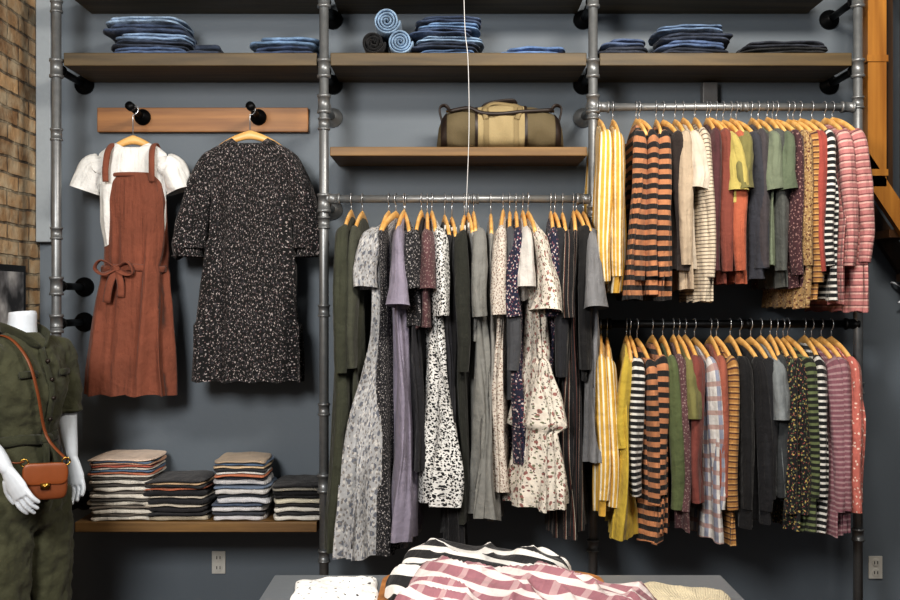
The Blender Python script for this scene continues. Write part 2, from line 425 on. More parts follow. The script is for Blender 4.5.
# centre rail
G('olive_duster_coat','C',343,548,solid('#3a3d2e'),.44,.07,0,-10,'dress','long',hem=.12)
G('olive_duster_coat','C',356,470,solid('#45473a'),.36,.05,0,0,'dress','long')
G('leaf_print_maxi_dress','C',371,553,LEAF,.56,.055,-8,-46,'dress','short',hem=.12,fold=.018)
G('dotted_maxi_dress','C',383,552,DOTB,.42,.055,0,0,'dress',None,hem=.09)
G('lavender_dress','C',401,538,solid('#8b8496'),.45,.055,0,8,'dress','bell',hem=.10,fold=.014)
G('patterned_blouse','C',410,326,DOTB,.42,.05,8,15,'top','short')
G('hanging_black_dress','C',418,470,solid('#1d1d22'),.37,.05,0,0,'dress',None)
G('mauve_print_tee','C',427,328,MAUP,.43,.05,0,0,'top','short')
G('speckled_dress','C',440,502,SPK,.50,.06,4,22,'dress','mid',hem=.14,fold=.016)
G('hanging_black_dress','C',447,420,solid('#26262b'),.38,.04,0,0,'dress',None,dn=.02,tag=True)
G('hanging_black_dress','C',454,545,solid('#17171b'),.39,.06,0,0,'dress',None,dn=.025,tag=True)
G('dark_olive_dress','C',463,520,solid('#24261f'),.40,.06,0,0,'dress','long',dn=.02,tag=True)
G('grey_tank_top','C',471,340,solid('#9a9a97'),.38,.04,0,0,'top',None,dn=.01,tag=True)
G('grey_linen_dress','C',480,512,solid('#80807c'),.48,.06,0,18,'dress','mid',hem=.11,fold=.015)
G('grey_linen_dress','C',492,518,solid('#8b8a86'),.40,.05,0,0,'dress',None,dn=.01)
G('beige_print_dress','C',503,490,BEIP,.42,.05,0,0,'dress','mid',hem=.07)
G('grey_top','C',511,400,solid('#4a4c51'),.38,.035,0,0,'top','long')
G('navy_floral_dress','C',518,462,NAVY,.44,.05,0,0,'dress','mid',hem=.07)
G('white_blouse','C',526,300,solid('#c9c5c0'),.40,.035,0,0,'top','short')
G('ruffled_rose_dress','C',540,500,ROSE,.54,.085,0,22,'tier','ruffle',fold=.016,dy=-.03)
G('navy_print_dress','C',554,450,NAVY,.42,.045,0,0,'dress','mid')
G('charcoal_dress','C',560,470,solid('#222329'),.40,.04,0,0,'dress','long')
G('pinstripe_jumpsuit','C',568,535,PIN,.44,.055,0,6,'dress','mid',hem=.1)
G('pinstripe_jumpsuit','C',577,530,PIN,.42,.05,0,0,'dress',None,hem=.08)
G('black_blouse','C',584,380,solid('#141417'),.38,.035,0,0,'top','long')
G('grey_ruffle_dress','C',592,460,solid('#77787b'),.44,.055,6,8,'dress','bell',hem=.08,fold=.015)
# upper right
U='U'
G('yellow_striped_shirt',U,606,285,YST,.40,.05,-4,0,'top','long')
G('yellow_striped_shirt',U,618,292,YST,.43,.055,0,-6,'top','long',fold=.012)
G('rust_striped_sweater',U,637,300,OST,.50,.06,0,-32,'top','long',fold=.013)
G('rust_striped_sweater',U,651,296,OST,.42,.05,0,0,'top','long',fold=.012)
G('rust_striped_sweater',U,666,300,OST,.44,.06,0,12,'top','long',fold=.012)
G('dark_blouse',U,676,270,solid('#2e2522'),.38,.035,0,0,'top','long')
G('cream_blouse',U,685,290,solid('#b3a088'),.42,.045,0,0,'top','long')
G('cream_blouse',U,694,270,solid('#c8bcab'),.38,.035,0,0,'top','short')
G('cream_striped_sweater',U,706,302,CST,.45,.055,0,8,'top','long',fold=.01)
G('maroon_knit_top',U,717,262,solid('#4d262b'),.40,.035,0,0,'top','long')
G('rust_red_top',U,724,284,solid('#7c3a2a'),.38,.035,0,0,'top','long')
G('mustard_tee',U,732,205,solid('#b3a352'),.45,.045,0,10,'top','short')
G('orange_knit_top',U,738,283,solid('#a8512c'),.40,.04,0,0,'top','long')
G('olive_tee',U,744,240,solid('#77723f'),.42,.035,0,0,'top','short')
G('charcoal_sweatshirt',U,754,280,solid('#34363f'),.44,.055,0,6,'top','long')
G('charcoal_sweatshirt',U,764,270,solid('#423d41'),.41,.04,0,0,'top','long')
G('sage_tee',U,773,265,solid('#6d7762'),.44,.045,0,0,'top','short')
G('grey_knit_top',U,781,288,solid('#505350'),.39,.035,0,0,'top','long')
G('sage_tee',U,787,240,solid('#5c6852'),.42,.035,0,0,'top','short')
G('burgundy_dotted_blouse',U,795,288,BURP,.43,.045,0,0,'top','long')
G('tan_print_blouse',U,805,308,TANP,.44,.045,0,0,'top','long')
G('mustard_striped_sweater',U,812,300,MUS,.42,.035,0,0,'top','long')
G('red_cardigan',U,819,260,solid('#9c3a2c'),.42,.035,0,0,'top','long')
G('striped_shirt',U,829,300,BW,.45,.05,4,0,'top','long')
G('pink_striped_sweater',U,843,304,PST,.44,.045,6,0,'top','long')
G('pink_striped_sweater',U,855,312,PST,.46,.055,8,4,'top','long')
# lower right
Lr='L'
G('yellow_striped_shirt',Lr,604,512,YST,.42,.05,-4,0,'top','long')
G('yellow_striped_shirt',Lr,612,490,YST,.38,.035,0,0,'top','long')
G('mustard_tunic',Lr,627,535,solid('#bfa31e'),.50,.055,0,-20,'top','mid',hem=.11,fold=.013)
G('striped_shirt',Lr,638,450,BW,.41,.035,0,0,'top','long')
G('rust_striped_sweater',Lr,650,540,OST,.46,.055,0,6,'top','long',fold=.014)
G('rust_striped_sweater',Lr,662,530,OST,.42,.05,0,0,'top','long',fold=.012)
G('olive_knit_top',Lr,672,470,solid('#55603a'),.40,.035,0,0,'top','long')
G('mauve_print_blouse',Lr,682,528,MAUP,.44,.045,0,0,'top','long')
G('olive_knit_top',Lr,690,480,solid('#757240'),.38,.03,0,0,'top','short')
G('rust_red_top',Lr,697,500,solid('#7a3a30'),.40,.04,0,0,'top','long')
G('plaid_shirt',Lr,711,538,PLD,.46,.055,0,6,'top','long')
G('rust_red_top',Lr,722,480,solid('#98503a'),.40,.035,0,0,'top','long')
G('mustard_striped_sweater',Lr,731,542,MUS,.43,.045,0,0,'top','long')
G('black_cardigan',Lr,745,524,solid('#0f0f13'),.47,.06,0,10,'top','long')
G('black_cardigan',Lr,757,520,solid('#131318'),.44,.06,0,0,'top','long')
G('black_cardigan',Lr,767,500,solid('#1b1c21'),.40,.04,0,0,'top','long')
G('grey_tee',Lr,776,493,solid('#7a8083'),.42,.04,0,0,'top','short')
G('charcoal_knit_top',Lr,783,500,solid('#33373a'),.38,.03,0,0,'top','long')
G('dark_floral_blouse',Lr,791,528,BLKF,.44,.05,0,0,'top','long')
G('dark_floral_blouse',Lr,799,500,BLKF,.38,.035,0,0,'top','long')
G('green_striped_shirt',Lr,807,530,GST,.44,.045,0,0,'top','long')
G('striped_shirt',Lr,820,530,BW,.43,.045,0,0,'top','long')
G('mauve_striped_sweater',Lr,832,534,MVS,.44,.045,4,0,'top','long')
G('mauve_striped_sweater',Lr,841,530,MVS,.40,.04,4,0,'top','long')
G('coral_dotted_blouse',Lr,853,502,CORD,.46,.06,8,6,'top','long')
# wall dresses
DW=4.03; YW=YD(DW)
BD=printed('#0c0c0e',[('#2b292e',40,.2),('#b3a9a8',56,.13),('#6d5557',66,.11),('#8f8888',80,.12)],(1.2,.85,1))
zt=PZ(138,DW)
garment('black_floral_dress',PX(250,DW),YW,zt,[(0,.07,.022),(.015,.1,.025),(.05,.160,.028),(.12,.152,.05),(.25,.142,.06),(.40,.144,.060),(.405,.156,.066),(.60,.175,.068),(.72,.188,.070),(.725,.202,.076),(.94,.212,.082)],BD,math.pi/2,0,.019,6,91,(.37,.054,.07,.095),None,True,HOOKZ+.006,.16,None,.06,.003,cuff=True)
RUST=solid('#80432a')
xt=PX(134,DW); zt=PZ(143,DW)
e=empty('rust_pinafore_dress_with_white_tee',(0,0,0))
tee=garment('white_tee',xt-.004,YW,zt,[(0,.065,.02),(.015,.1,.022),(.045,.132,.024),(.1,.13,.045),(.3,.12,.05),(.4,.105,.04)],solid('#e6e6e3'),math.pi/2,0,.006,6,92,(.14,.052,.056,.062),None,True,HOOKZ+.006,.132,None,.035,.003)
tee.parent=e
zp=PZ(176,DW)
pin=garment('pinafore',xt+.004,YW,zp,[(0,.092,.058),(.03,.11,.062),(.1,.120,.067),(.33,.112,.064),(.355,.110,.063),(.375,.12,.066),(.52,.142,.075),(.845,.170,.085)],RUST,math.pi/2-.2,0,.017,6,93,None,None,False,0,.15,None,0,.03)
pin.parent=e
b=MB()
yf=YW-.066
for sg in (-1,1):
    b.tube([(xt+sg*.098,YW+.05,zp-.02),(xt+sg*.088,YW+.04,zp+.08),(xt+sg*.08,YW+.01,zp+.125),(xt+sg*.084,YW-.05,zp+.09),(xt+sg*.088,yf-.003,zp+.02),(xt+sg*.088,yf+.0,zp-.03)],[(.004,.012)]*6,RUST,8,ref=(0,-1,0) ,sub=5)
b.tube([(xt+.003+.09*math.cos(a),YW+.062*math.sin(a),zp+.0) for a in [2*math.pi*k/32 for k in range(33)]],[(.008,.003)]*33,RUST,8,ref=(0,0,1))
zw=zp-.36
ring=[(xt+.122*math.cos(a),YW+.073*math.sin(a),zw+.004*math.sin(3*a)) for a in [2*math.pi*k/32 for k in range(33)]]
b.tube(ring,[(.014,.005)]*33,RUST,8,ref=(0,0,1))
xk=xt-.045;yk=yf-.008
b.tube([(xk-.016,yk,zw),(xk+.016,yk-.004,zw)],[.014,.016],RUST,10)
for pts in ([(xk,yk,zw),(xk-.05,yk-.02,zw+.03),(xk-.075,yk-.02,zw-.0),(xk-.045,yk-.015,zw-.022),(xk,yk,zw)],[(xk,yk,zw),(xk+.05,yk-.02,zw+.022),(xk+.07,yk-.02,zw-.015),(xk+.04,yk-.01,zw-.02),(xk,yk,zw)]):
    b.tube(pts,[(.004,.016)]*5,RUST,8,ref=(0,0,1),sub=5)
b.tube([(xk,yk,zw),(xk-.02,yk-.015,zw-.06),(xk-.035,yk-.008,zw-.13)],[(.004,.015)]*3,RUST,8,ref=(0,-1,0),sub=4)
b.tube([(xk,yk,zw),(xk+.02,yk-.015,zw-.05),(xk+.02,yk-.01,zw-.11)],[(.004,.015)]*3,RUST,8,ref=(0,-1,0),sub=4)
b.box(xt-.012,xt+.012,YW+.012,YW+.014,PZ(160,DW),PZ(150,DW),TAG)
b.obj('straps_and_tie',parent=e)
# ---------------- folded stacks
def denim(h):
    k='d'+h
    if k not in MC:
        t=NT('denim_'+h[1:],.85,0,.1); ob=t.tc.outputs['Object']
        n=t.noise(ob,13,5); a=hx(h); lt=tuple(min(1,c*2.4+.03) for c in a[:3])+(1,)
        c=t.mix(t.ramp(n,[(.42,(0,0,0,1)),(.72,(.9,.9,.9,1))],False),a,lt)
        n2=t.noise(t.mapping(ob,(6,6,60)),9,3); c=t.mix(t.ramp(n2,[(.35,(.5,.5,.5,1)),(.55,(0,0,0,1))],False),c,tuple(x*.35 for x in a[:3])+(1,)); MC[k]=cloth_finish(t,c,False,.78)
    return MC[k]
def stack(name,a,c,top,bot,cols,z0,mk,d=3.85,ly=.25,yc=-.155,jit=.018,sag=.007):
    b=MB(); x0,x1=PX(a,d),PX(c,d); H=(bot-top)*d/F; N=len(cols); h=H/N
    for i,col in enumerate(cols):
        m=mk(col); jx=R.uniform(-jit,jit); jw=R.uniform(-jit*2,jit*.6); ro=R.uniform(-.14,.14); dep=R.uniform(-.015,.012); tl=R.uniform(.8,1.15)
        k=2
        for q in range(k):
            hh=h/k
            b.slab((x0+x1)/2+jx+(.006 if q else -.004),yc+dep+(.006 if q else 0),z0+h*i+hh*(q+.5)+.001,(x1-x0)-.002+jw-(R.uniform(0,.04) if q else 0),ly,hh*1.12*tl,m,R.random()*50,sag,.002,.009,ro+(.02 if q else 0),.85)
    return b.obj(name)
st=lambda *a,**k: stack(*a,**k)
J='folded_jeans_stack'
st(J,97,183,11,51,['#2f4f7a','#182a43','#5a7b9f','#1f385a','#6c8aa9'],ZT,denim)
st('folded_jeans',172,217,40,52,['#1a2d47'],ZT,denim,ly=.22)
st(J,245,318,33,52,['#1f3c63','#4b749c'],ZT,denim)
st(J,408,482,10,51,['#2c5885','#162a45','#6b8db0','#1f3d63','#3f6b97','#1c3557'],ZT,denim)
st('folded_jeans',499,574,43,53,['#2f5d92'],ZT,denim)
st(J,600,657,36,53,['#141f32','#2c4468'],ZT,denim)
st(J,659,739,21,52,['#131f33','#31507b','#17263d','#46678c'],ZT,denim)
st(J,747,843,37,53,['#0f1217','#1a2130'],ZT,denim)
def roll(name,px,py,r,m,turns=4,zc=None):
    b=MB(); x=PX(px,3.75); z=zc; n=90; th=r/turns*.42
    inner=[];outer=[]
    for i in range(n+1):
        t=i/n; a=t*turns*2*math.pi; rr=r*(.1+.9*t)-th
        inner.append((x+rr*math.cos(a),z+rr*math.sin(a))); outer.append((x+(rr+th*1.6)*math.cos(a),z+(rr+th*1.6)*math.sin(a)))
    y0,y1=-.29,-.06; rs=[];uvr=[]
    for i in range(n+1):
        (a0,c0),(a1,c1)=inner[i],outer[i]; yy=y0+.004*math.sin(i*.5)
        am,cm=(a0+a1)/2,(c0+c1)/2
        rs.append([(a0,yy+.008,c0),(am,yy-.004,cm),(a1,yy+.008,c1),(a1,y1,c1),(a0,y1,c0)]); uvr.append([(i*.01,0),(i*.01,.01),(i*.01,.02),(i*.01,.2),(i*.01,.22),(i*.01,.23)])
    b.rings(rs,m,uvr,True,True); return b.obj(name)
LD=denim('#6a8cac'); roll('rolled_jeans',398,42,.047,LD,4,ZT+.048); roll('rolled_jeans',384,20,.05,LD,4,ZT+.126)
roll('rolled_black_jeans',370,42,.044,solid('#0e0f12'),3,ZT+.045)
sw=lambda h: solid(h,True)
def swst(name,a,c,top,bot,cols):
    b=MB(); d=3.8; x0,x1=PX(a,d),PX(c,d); H=(bot-top)*d/F; N=sum(1 if isinstance(q,str) else .45 for q in cols); h=H/N; z=ZB+.001
    ro=0;jx=0
    for i,col in enumerate(cols):
        thin=not isinstance(col,str); hh=h*(.45 if thin else 1); cc=col[0] if thin else col
        if not thin: ro=R.uniform(-.06,.06); jx=R.uniform(-.01,.01)
        b.slab((x0+x1)/2+jx,-.165+R.uniform(-.006,.006),z+hh/2,x1-x0-.004+R.uniform(-.014,.004)-(0.004 if thin else 0),.25,hh*1.12,sw(cc),R.random()*50,.005,.003,.005,ro,.75); z+=hh
    return b.obj(name)
S='folded_sweater_stack'
CR='#dcd6ca'
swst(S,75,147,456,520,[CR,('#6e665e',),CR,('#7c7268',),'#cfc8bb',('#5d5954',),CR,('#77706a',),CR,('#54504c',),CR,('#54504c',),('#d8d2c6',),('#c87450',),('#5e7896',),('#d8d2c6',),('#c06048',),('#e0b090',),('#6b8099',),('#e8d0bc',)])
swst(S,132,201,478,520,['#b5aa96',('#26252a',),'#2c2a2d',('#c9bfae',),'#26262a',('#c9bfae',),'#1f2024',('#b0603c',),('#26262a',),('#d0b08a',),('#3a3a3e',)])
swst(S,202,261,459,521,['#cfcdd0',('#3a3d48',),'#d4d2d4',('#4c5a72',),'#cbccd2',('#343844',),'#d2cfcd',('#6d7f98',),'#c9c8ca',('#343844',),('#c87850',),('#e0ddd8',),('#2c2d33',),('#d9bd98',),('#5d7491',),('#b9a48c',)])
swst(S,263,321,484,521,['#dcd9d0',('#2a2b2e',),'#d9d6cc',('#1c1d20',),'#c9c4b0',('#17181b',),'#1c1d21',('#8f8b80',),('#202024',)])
# ---------------- duffel bag
def duffel():
    b=MB(); d=3.88; x0,x1=PX(436,d),PX(568,d); cx=(x0+x1)/2; l=(x1-x0)/2; ht=.165; yc=-.17
    CAN=plain('canvas_khaki','#675c44',.85,200,.3); CRM=plain('canvas_cream','#a5946f',.85,200,.3); STR=plain('webbing','#8b7b59',.8,200,.3)
    def sec(u,g=0):
        r=[];H=ht/2*(1-.12*abs(u)**3+.03*math.sin(u*5+1))*(max(0,1-abs(u)**8)**.5*.97+.03); Yh=.1*(max(0,1-abs(u)**8)**.5*.97+.03)
        for j in range(32):
            a=2*math.pi*j/32;c=math.cos(a);s=math.sin(a)
            y=(Yh+g)*math.copysign(abs(c)**.6,c)*(1-.25*max(0,s)); z=(H+g)*math.copysign(abs(s)**.65,s)
            nn=noise.noise(Vector((u*5,y*16,z*16)))*.016
            r.append((cx+u*l,yc+y+nn,ZM+.006+ht/2+z+nn*.6*(1 if s>-.5 else 0)-(ht/2-H)*.9))
        return r
    us=[-1+2*i/40 for i in range(41)]
    us=[math.copysign(abs(u)**.7,u) for u in us]
    b.rings([sec(u) for u in us],CAN,None,True,True)
    for a,c,g,m in ((-.36,.36,.003,CRM),(-.40,-.36,.005,DLEATH),(.36,.40,.005,DLEATH),(-.93,-.84,.004,DLEATH),(.84,.93,.004,DLEATH),(-.27,-.19,.006,STR),(.19,.27,.006,STR)):
        b.rings([sec(a+(c-a)*k/12,g) for k in range(13)],m)
    for sy,lean,pk in ((-1,-.02,.172),(1,.04,.198)):
        pts=[(cx-.058,yc-.0+sy*.098,ZM+.11),(cx-.062,yc+sy*.09,ZM+.145),(cx-.055,yc+sy*.06,ZM+pk-.008),(cx+.0+lean,yc+sy*.045,ZM+pk+.008),(cx+.062,yc+sy*.06,ZM+pk-.006),(cx+.07,yc+sy*.09,ZM+.145),(cx+.058,yc+sy*.098,ZM+.11)]
        b.tube(pts,[(.004,.011)]*7,DLEATH if sy>0 else STR,8,ref=(0,1,0),sub=6)
    b.tube([(cx-l*.85,yc,ZM+ht-.008),(cx,yc,ZM+ht+.004),(cx+l*.85,yc,ZM+ht-.008)],[(.005,.004)]*3,GOLD,8)
    b.tube([(cx-l*.8,yc-.07,ZM+ht-.02),(cx-l*.5,yc-.085,ZM+ht-.01),(cx-l*.3,yc-.095,ZM+ht-.03),(cx-.0,yc-.105,ZM+ht-.035),(cx+l*.35,yc-.095,ZM+ht-.025),(cx+l*.8,yc-.07,ZM+ht-.015)],[(.007,.004)]*6,DLEATH,8,ref=(0,0,1),sub=4)
    for sg in (-1,1):
        b.tube([(cx+sg*l*.9,yc-.03,ZM+.1),(cx+sg*(l*.95),yc-.035,ZM+.16),(cx+sg*l*.86,yc-.02,ZM+.176),(cx+sg*l*.78,yc-.03,ZM+.15)],[(.004,.008)]*4,DLEATH,8,sub=5)
    b.obj('canvas_duffel_bag')
duffel()
b=MB(); b.tube([(PX(462,3.4),YD(3.4),3.299),(PX(464,3.4),YD(3.4),PZ(0,3.4)),(PX(468,3.4),YD(3.4),PZ(60,3.4)),(PX(469,3.4),YD(3.4),PZ(130,3.4)),(PX(466,3.4),YD(3.4),PZ(212,3.4))],.0014,plain('white_cord','#c8c8c8',.5),6,sub=6)
b.obj('hanging_white_cord')
def outlet(px,py):
    b=MB(); x=PX(px,4.2);z=PZ(py,4.2); W=plain('outlet_plastic','#c9c8c2',.4); K=plain('outlet_slot','#222222',.6)
    b.box(x-.027,x+.027,-.007,-.001,z-.045,z+.045,W)
    for dz in (-.02,.02):
        b.tube([(x,-.006,z+dz),(x,-.010,z+dz)],[.016,.015],W,16)
        b.box(x-.008,x-.005,-.0115,-.009,z+dz-.006,z+dz+.006,K); b.box(x+.005,x+.008,-.0115,-.009,z+dz-.006,z+dz+.006,K)
    b.obj('wall_outlet',False)
outlet(219,562); outlet(875,567)
boxobj('junction_box',PX(703,4.15),PX(718,4.15),-.05,-.001,PZ(104,4.15),PZ(82,4.15),plain('grey_box','#6a6b6d',.5),.004)
b=MB(); x=PX(893,4.2)
b.tube([(x-.01,-.002,PZ(283,4.2)),(x-.01,-.03,PZ(283,4.2)),(x+.015,-.05,PZ(288,4.2)),(x+.02,-.05,PZ(298,4.2)),(x+.0,-.05,PZ(303,4.2))],.004,WHITE,8,sub=4)
b.obj('white_wall_hook')
b=MB(); K=plain('frame_black','#1b1b1d',.4)
y0,y1,z0,z1=-.60,-.19,PZ(335,3.9),PZ(265,3.9)
b.box(LX+.001,LX+.02,y0,y1,z0,z1,K)
t=NT('photo_print',.4); n=t.noise(t.tc.outputs['Object'],9,3); t.color(t.ramp(n,[(.35,hx('#38383a')),(.5,hx('#8a8a8d')),(.65,hx('#cfcfcf'))],False))
b.box(LX+.02,LX+.022,y0+.025,y1-.025,z0+.025,z1-.025,t.m); b.obj('framed_photograph',False)
# ---------------- staircase
OAK=wood('stair_oak','#7a4c1a','#ab7733','Z',.4,3); OAK2=wood('stair_oak_dark','#2c1d0f','#4b3118','Z',.4,3)
b=MB(); d=3.95;y=YD(d); xs=PX(874,d); zs=PZ(182,d)
b.box(xs-.035,xs+.035,y-.03,y+.03,zs-.02,3.295,OAK)
for zz in (zs+.02,zs+.45): b.box(xs-.04,xs+.04,y-.035,y+.035,zz,zz+.025,OAK)
b.box(xs+.06,xs+.08,y+.02,y+.05,zs-.12,3.295,OAK2)
sl=1.5
def strg(x,off): return zs-(x-xs)*sl+off
x2=xs+zs/sl-.06
for yy,mm in ((y-.03,OAK),(y+.2,OAK2)):
    v=[]
    for xx in (xs-.035,x2):
        for o in (0,.12):
            for q in (0,.035): v.append((xx,yy+q,max(.0,strg(xx,o-.06))))
    b.add(v,[[0,1,3,2],[4,6,7,5],[0,2,6,4],[1,5,7,3],[2,3,7,6],[0,4,5,1]],mm)
xx=xs+.12
while xx<x2-.05:
    zz=strg(xx,.0)
    b.box(xx-.012,xx+.012,y+.0,y+.024,zz,min(3.25,zz+.98),OAK2)
    b.box(xx-.06,xx+.06,y+.006,y+.2,zz-.03,zz-.0,OAK2); xx+=.11
v=[]
for xx in (xs,x2):
    for o in (0,.06):
        for q in (0,.04): v.append((xx,y+q-.01,min(3.29,strg(xx,o+.95))))
b.add(v,[[0,1,3,2],[4,6,7,5],[0,2,6,4],[1,5,7,3],[2,3,7,6],[0,4,5,1]],OAK)
b.obj('wooden_staircase',False)
# ---------------- table
TZ=.8; GT=plain('grey_tabletop','#6f7479',.4)
e=empty('display_table')
b=MB(); tx0,tx1,ty0,ty1=-.447,.69,-2.5,-1.55
b.box(tx0,tx1,ty0,ty1,TZ-.035,TZ,GT); b.obj('top',False,e,.004)
b=MB()
for xx in (tx0+.05,tx1-.05):
    for yy in (ty0+.05,ty1-.05): b.box(xx-.025,xx+.025,yy-.025,yy+.025,0,TZ-.035,BLK)
b.box(tx0+.05,tx1-.05,ty0+.04,ty0+.06,TZ-.1,TZ-.035,BLK); b.box(tx0+.05,tx1-.05,ty1-.06,ty1-.04,TZ-.1,TZ-.035,BLK)
b.obj('legs',False,e)
b=MB(); o=[];X0,X1,Y0,Y1,rc=-.16,.36,-2.3,-1.68,.08
for cx_,cy_,a0 in ((X1-rc,Y1-rc,0),(X0+rc,Y1-rc,90),(X0+rc,Y0+rc,180),(X1-rc,Y0+rc,270)):
    for k in range(9):
        a=math.radians(a0+k*90/8); o.append((cx_+rc*math.cos(a),cy_+rc*math.sin(a)))
b.rings([[(p[0],p[1],TZ+.001) for p in o],[(p[0],p[1],TZ+.045) for p in o]],wood('tray_wood','#8a5a30','#b07a48','X',.5,4),None,True,True)
b.obj('wooden_tray',False,None,.004)
def heap(name,x0,x1,y0,y1,z0,H,m,seed,rot=0,tilt=(0,0),rip=.012,kf=(5,3),uvr_=0,steps=0):
    b=MB(); nx,ny=120,100; cx_,cy_=(x0+x1)/2,(y0+y1)/2; lx,ly=(x1-x0)/2,(y1-y0)/2; cr,sr=math.cos(rot),math.sin(rot)
    rows=[];uvr=[]
    for i in range(ny+1):
        r=[];ur=[]; v=-1+2*i/ny
        for j in range(nx+1):
            u=-1+2*j/nx
            sx=1+.14*noise.noise(Vector((v*2.5,seed,0))); sy=1+.16*noise.noise(Vector((u*2.5,seed+4,0)))
            X=u*lx*sx;Y=v*ly*sy
            e_=max(0,(1-abs(u)**7))*max(0,(1-abs(v)**7)); e_=e_**.4
            nn=noise.noise(Vector((X*kf[0]+seed,Y*kf[1]*2,seed)))
            n2=noise.noise(Vector((X*9+seed,Y*16+X*8,seed*2)))
            rg=(1-abs(n2)*2.2)**2 if abs(n2)<.45 else 0
            w=math.sin((X*.6+Y)*38+3*nn+seed)*.3+rg*1.1+math.sin((X*.2-Y)*70+5*nn)*.15
            z=H*e_*(1+.45*nn+tilt[0]*u+tilt[1]*v)+rip*w*e_
            if steps:
                ss=lambda t:1/(1+math.exp(-t*30))
                z+=steps*e_*(ss(v+.3*u+.5*nn-.1)*.5+.5*ss(v+.3*u+.5*nn+.45))
            z=max(z,.002*e_)
            uu,vv=X+.04*nn,Y+z*1.0+.03*n2
            cu,su=math.cos(uvr_),math.sin(uvr_)
            r.append((cx_+X*cr-Y*sr,cy_+X*sr+Y*cr,z0+z+.002)); ur.append((uu*cu-vv*su,uu*su+vv*cu))
        rows.append(r);uvr.append(ur)
    b.rings(rows,m,uvr,closed=False)
    rim=rows[0]+[r[-1] for r in rows[1:]]+rows[-1][-2::-1]+[r[0] for r in rows[-2:0:-1]]
    b.add(rim,[list(range(len(rim)))],m)
    return b.obj(name)
heap('striped_shawl',-.12,.27,-1.99,-1.69,TZ+.045,.062,stripes([(0,'#17171b'),(.55,'#d6d4d0')],.07,'v'),3,-.15,(-.1,.2),.014,uvr_=.35)
PK=plaid('#93606a','#cbb8b5','#dccfcc',.055,.25,.45,.9,.4)
heap('pink_striped_knit_throw',-.12,.40,-2.36,-1.94,TZ+.045,.045,PK,8,-.22,(-.35,.2),.02,uvr_=.4,steps=.024)
heap('polka_dot_blouse',-.36,-.16,-2.05,-1.62,TZ,.018,printed('#eeeeec',[('#3a3a40',34,.09)]),12,.1,(0,0),.006)
heap('cream_knit_sweater',.42,.63,-2.15,-1.72,TZ,.026,solid('#c2b698',True),15,-.1,(0,0),.005)
# ---------------- mannequin
MX,MY,MR=-1.422,-.75,68
man=empty('dressed_mannequin',(MX,MY,0)); man.rotation_euler=(0,0,math.radians(MR))
def ell(cx,cy,z,rx,ry,n=28): return [(cx+rx*math.cos(2*math.pi*k/n),cy+ry*math.sin(2*math.pi*k/n),z) for k in range(n)]
OL=solid('#44452f')
b=MB()
tor=[(1.395,0,.055,.052),(1.375,0,.085,.062),(1.355,0,.13,.075),(1.33,0,.165,.085),(1.28,-.005,.17,.1),(1.2,-.012,.16,.115),(1.12,-.005,.142,.105),(1.045,0,.118,.086),(.97,.005,.15,.105),(.89,.01,.172,.118),(.82,.01,.175,.118),(.77,.01,.16,.11),(.74,.01,.12,.09)]
b.rings([ell(0,c,z,rx,ry) for z,c,rx,ry in tor],OL,None,True,True)
for s in (-1,1):
    b.tube([(s*.085,.005,.86),(s*.092,.0,.7),(s*.1,-.01,.45),(s*.105,0,.25),(s*.11,.01,.09)],[.1,.1,.082,.082,.088],OL,20,sub=3,wob=.05)
    b.tube([(s*.12,0,1.325),(s*.165,0,1.315),(s*.195,.0,1.24),(s*.205,-.002,1.15),(s*.207,-.006,1.105)],[.05,.056,.053,.054,.056],OL,18,sub=3,wob=.03)
o=b.obj('olive_jumpsuit',parent=man)
m=o.modifiers.new('r','REMESH'); m.mode='VOXEL'; m.voxel_size=.008; m.use_smooth_shade=True
m=o.modifiers.new('s','SMOOTH'); m.iterations=6; m.factor=.6
tx=bpy.data.textures.new('wrinkle','CLOUDS'); tx.noise_scale=.06; tx.noise_depth=3
m=o.modifiers.new('d','DISPLACE'); m.texture=tx; m.strength=.03; m.mid_level=.5; m.texture_coords='LOCAL'
b=MB(); OL2=solid('#363825')
for s in (-1,1):
    b.tube([(s*.02,.06,1.405),(s*.055,.035,1.41),(s*.065,-.01,1.4),(s*.05,-.06,1.375),(s*.012,-.09,1.345)],[(.018,.004),(.018,.004),(.02,.004),(.024,.005),(.008,.004)],OL2,8,ref=(s*.3,0,1),sub=4)
b.tube([(0,-.085,1.345),(0,-.112,1.27),(0,-.132,1.2),(0,-.118,1.12),(0,-.1,1.05),(0,-.108,.97),(0,-.118,.88)],[(.014,.004)]*7,OL2,8,ref=(1,0,0),sub=3)
for z,yy in ((1.3,-.115),(1.24,-.132),(1.18,-.138),(1.11,-.124)): b.tube([(0,yy+.006,z),(0,yy-.003,z)],[.007,.006],DLEATH,10)
b.tube([(.127*math.cos(a),.094*math.sin(a)-.002,1.045+.003*math.sin(5*a)) for a in [2*math.pi*k/36 for k in range(37)]],[(.018,.006)]*37,OL2,8,ref=(0,0,1))
for dx,l in ((-.03,.2),(.03,.16)):
    b.tube([(0,-.1,1.045),(dx*.6,-.125,1.0),(dx,-.13,1.045-l)],[(.012,.004)]*3,OL2,8,ref=(1,0,0),sub=4)
b.tube([(-.02,-.104,1.045),(.02,-.106,1.045)],[.016,.016],OL2,10)
for s in (-1,1): b.tube([(s*.05,-.118,1.26),(s*.11,-.1,1.26)],[(.012,.005)]*2,OL2,8,ref=(0,0,1))
b.obj('collar_and_belt',parent=man)
b=MB()
b.tube([(0,0,1.33),(0,0,1.38),(0,-.004,1.42),(0,-.006,1.455),(0,-.006,1.462)],[.06,.052,.046,.045,.04],WHITE,24,sub=3)
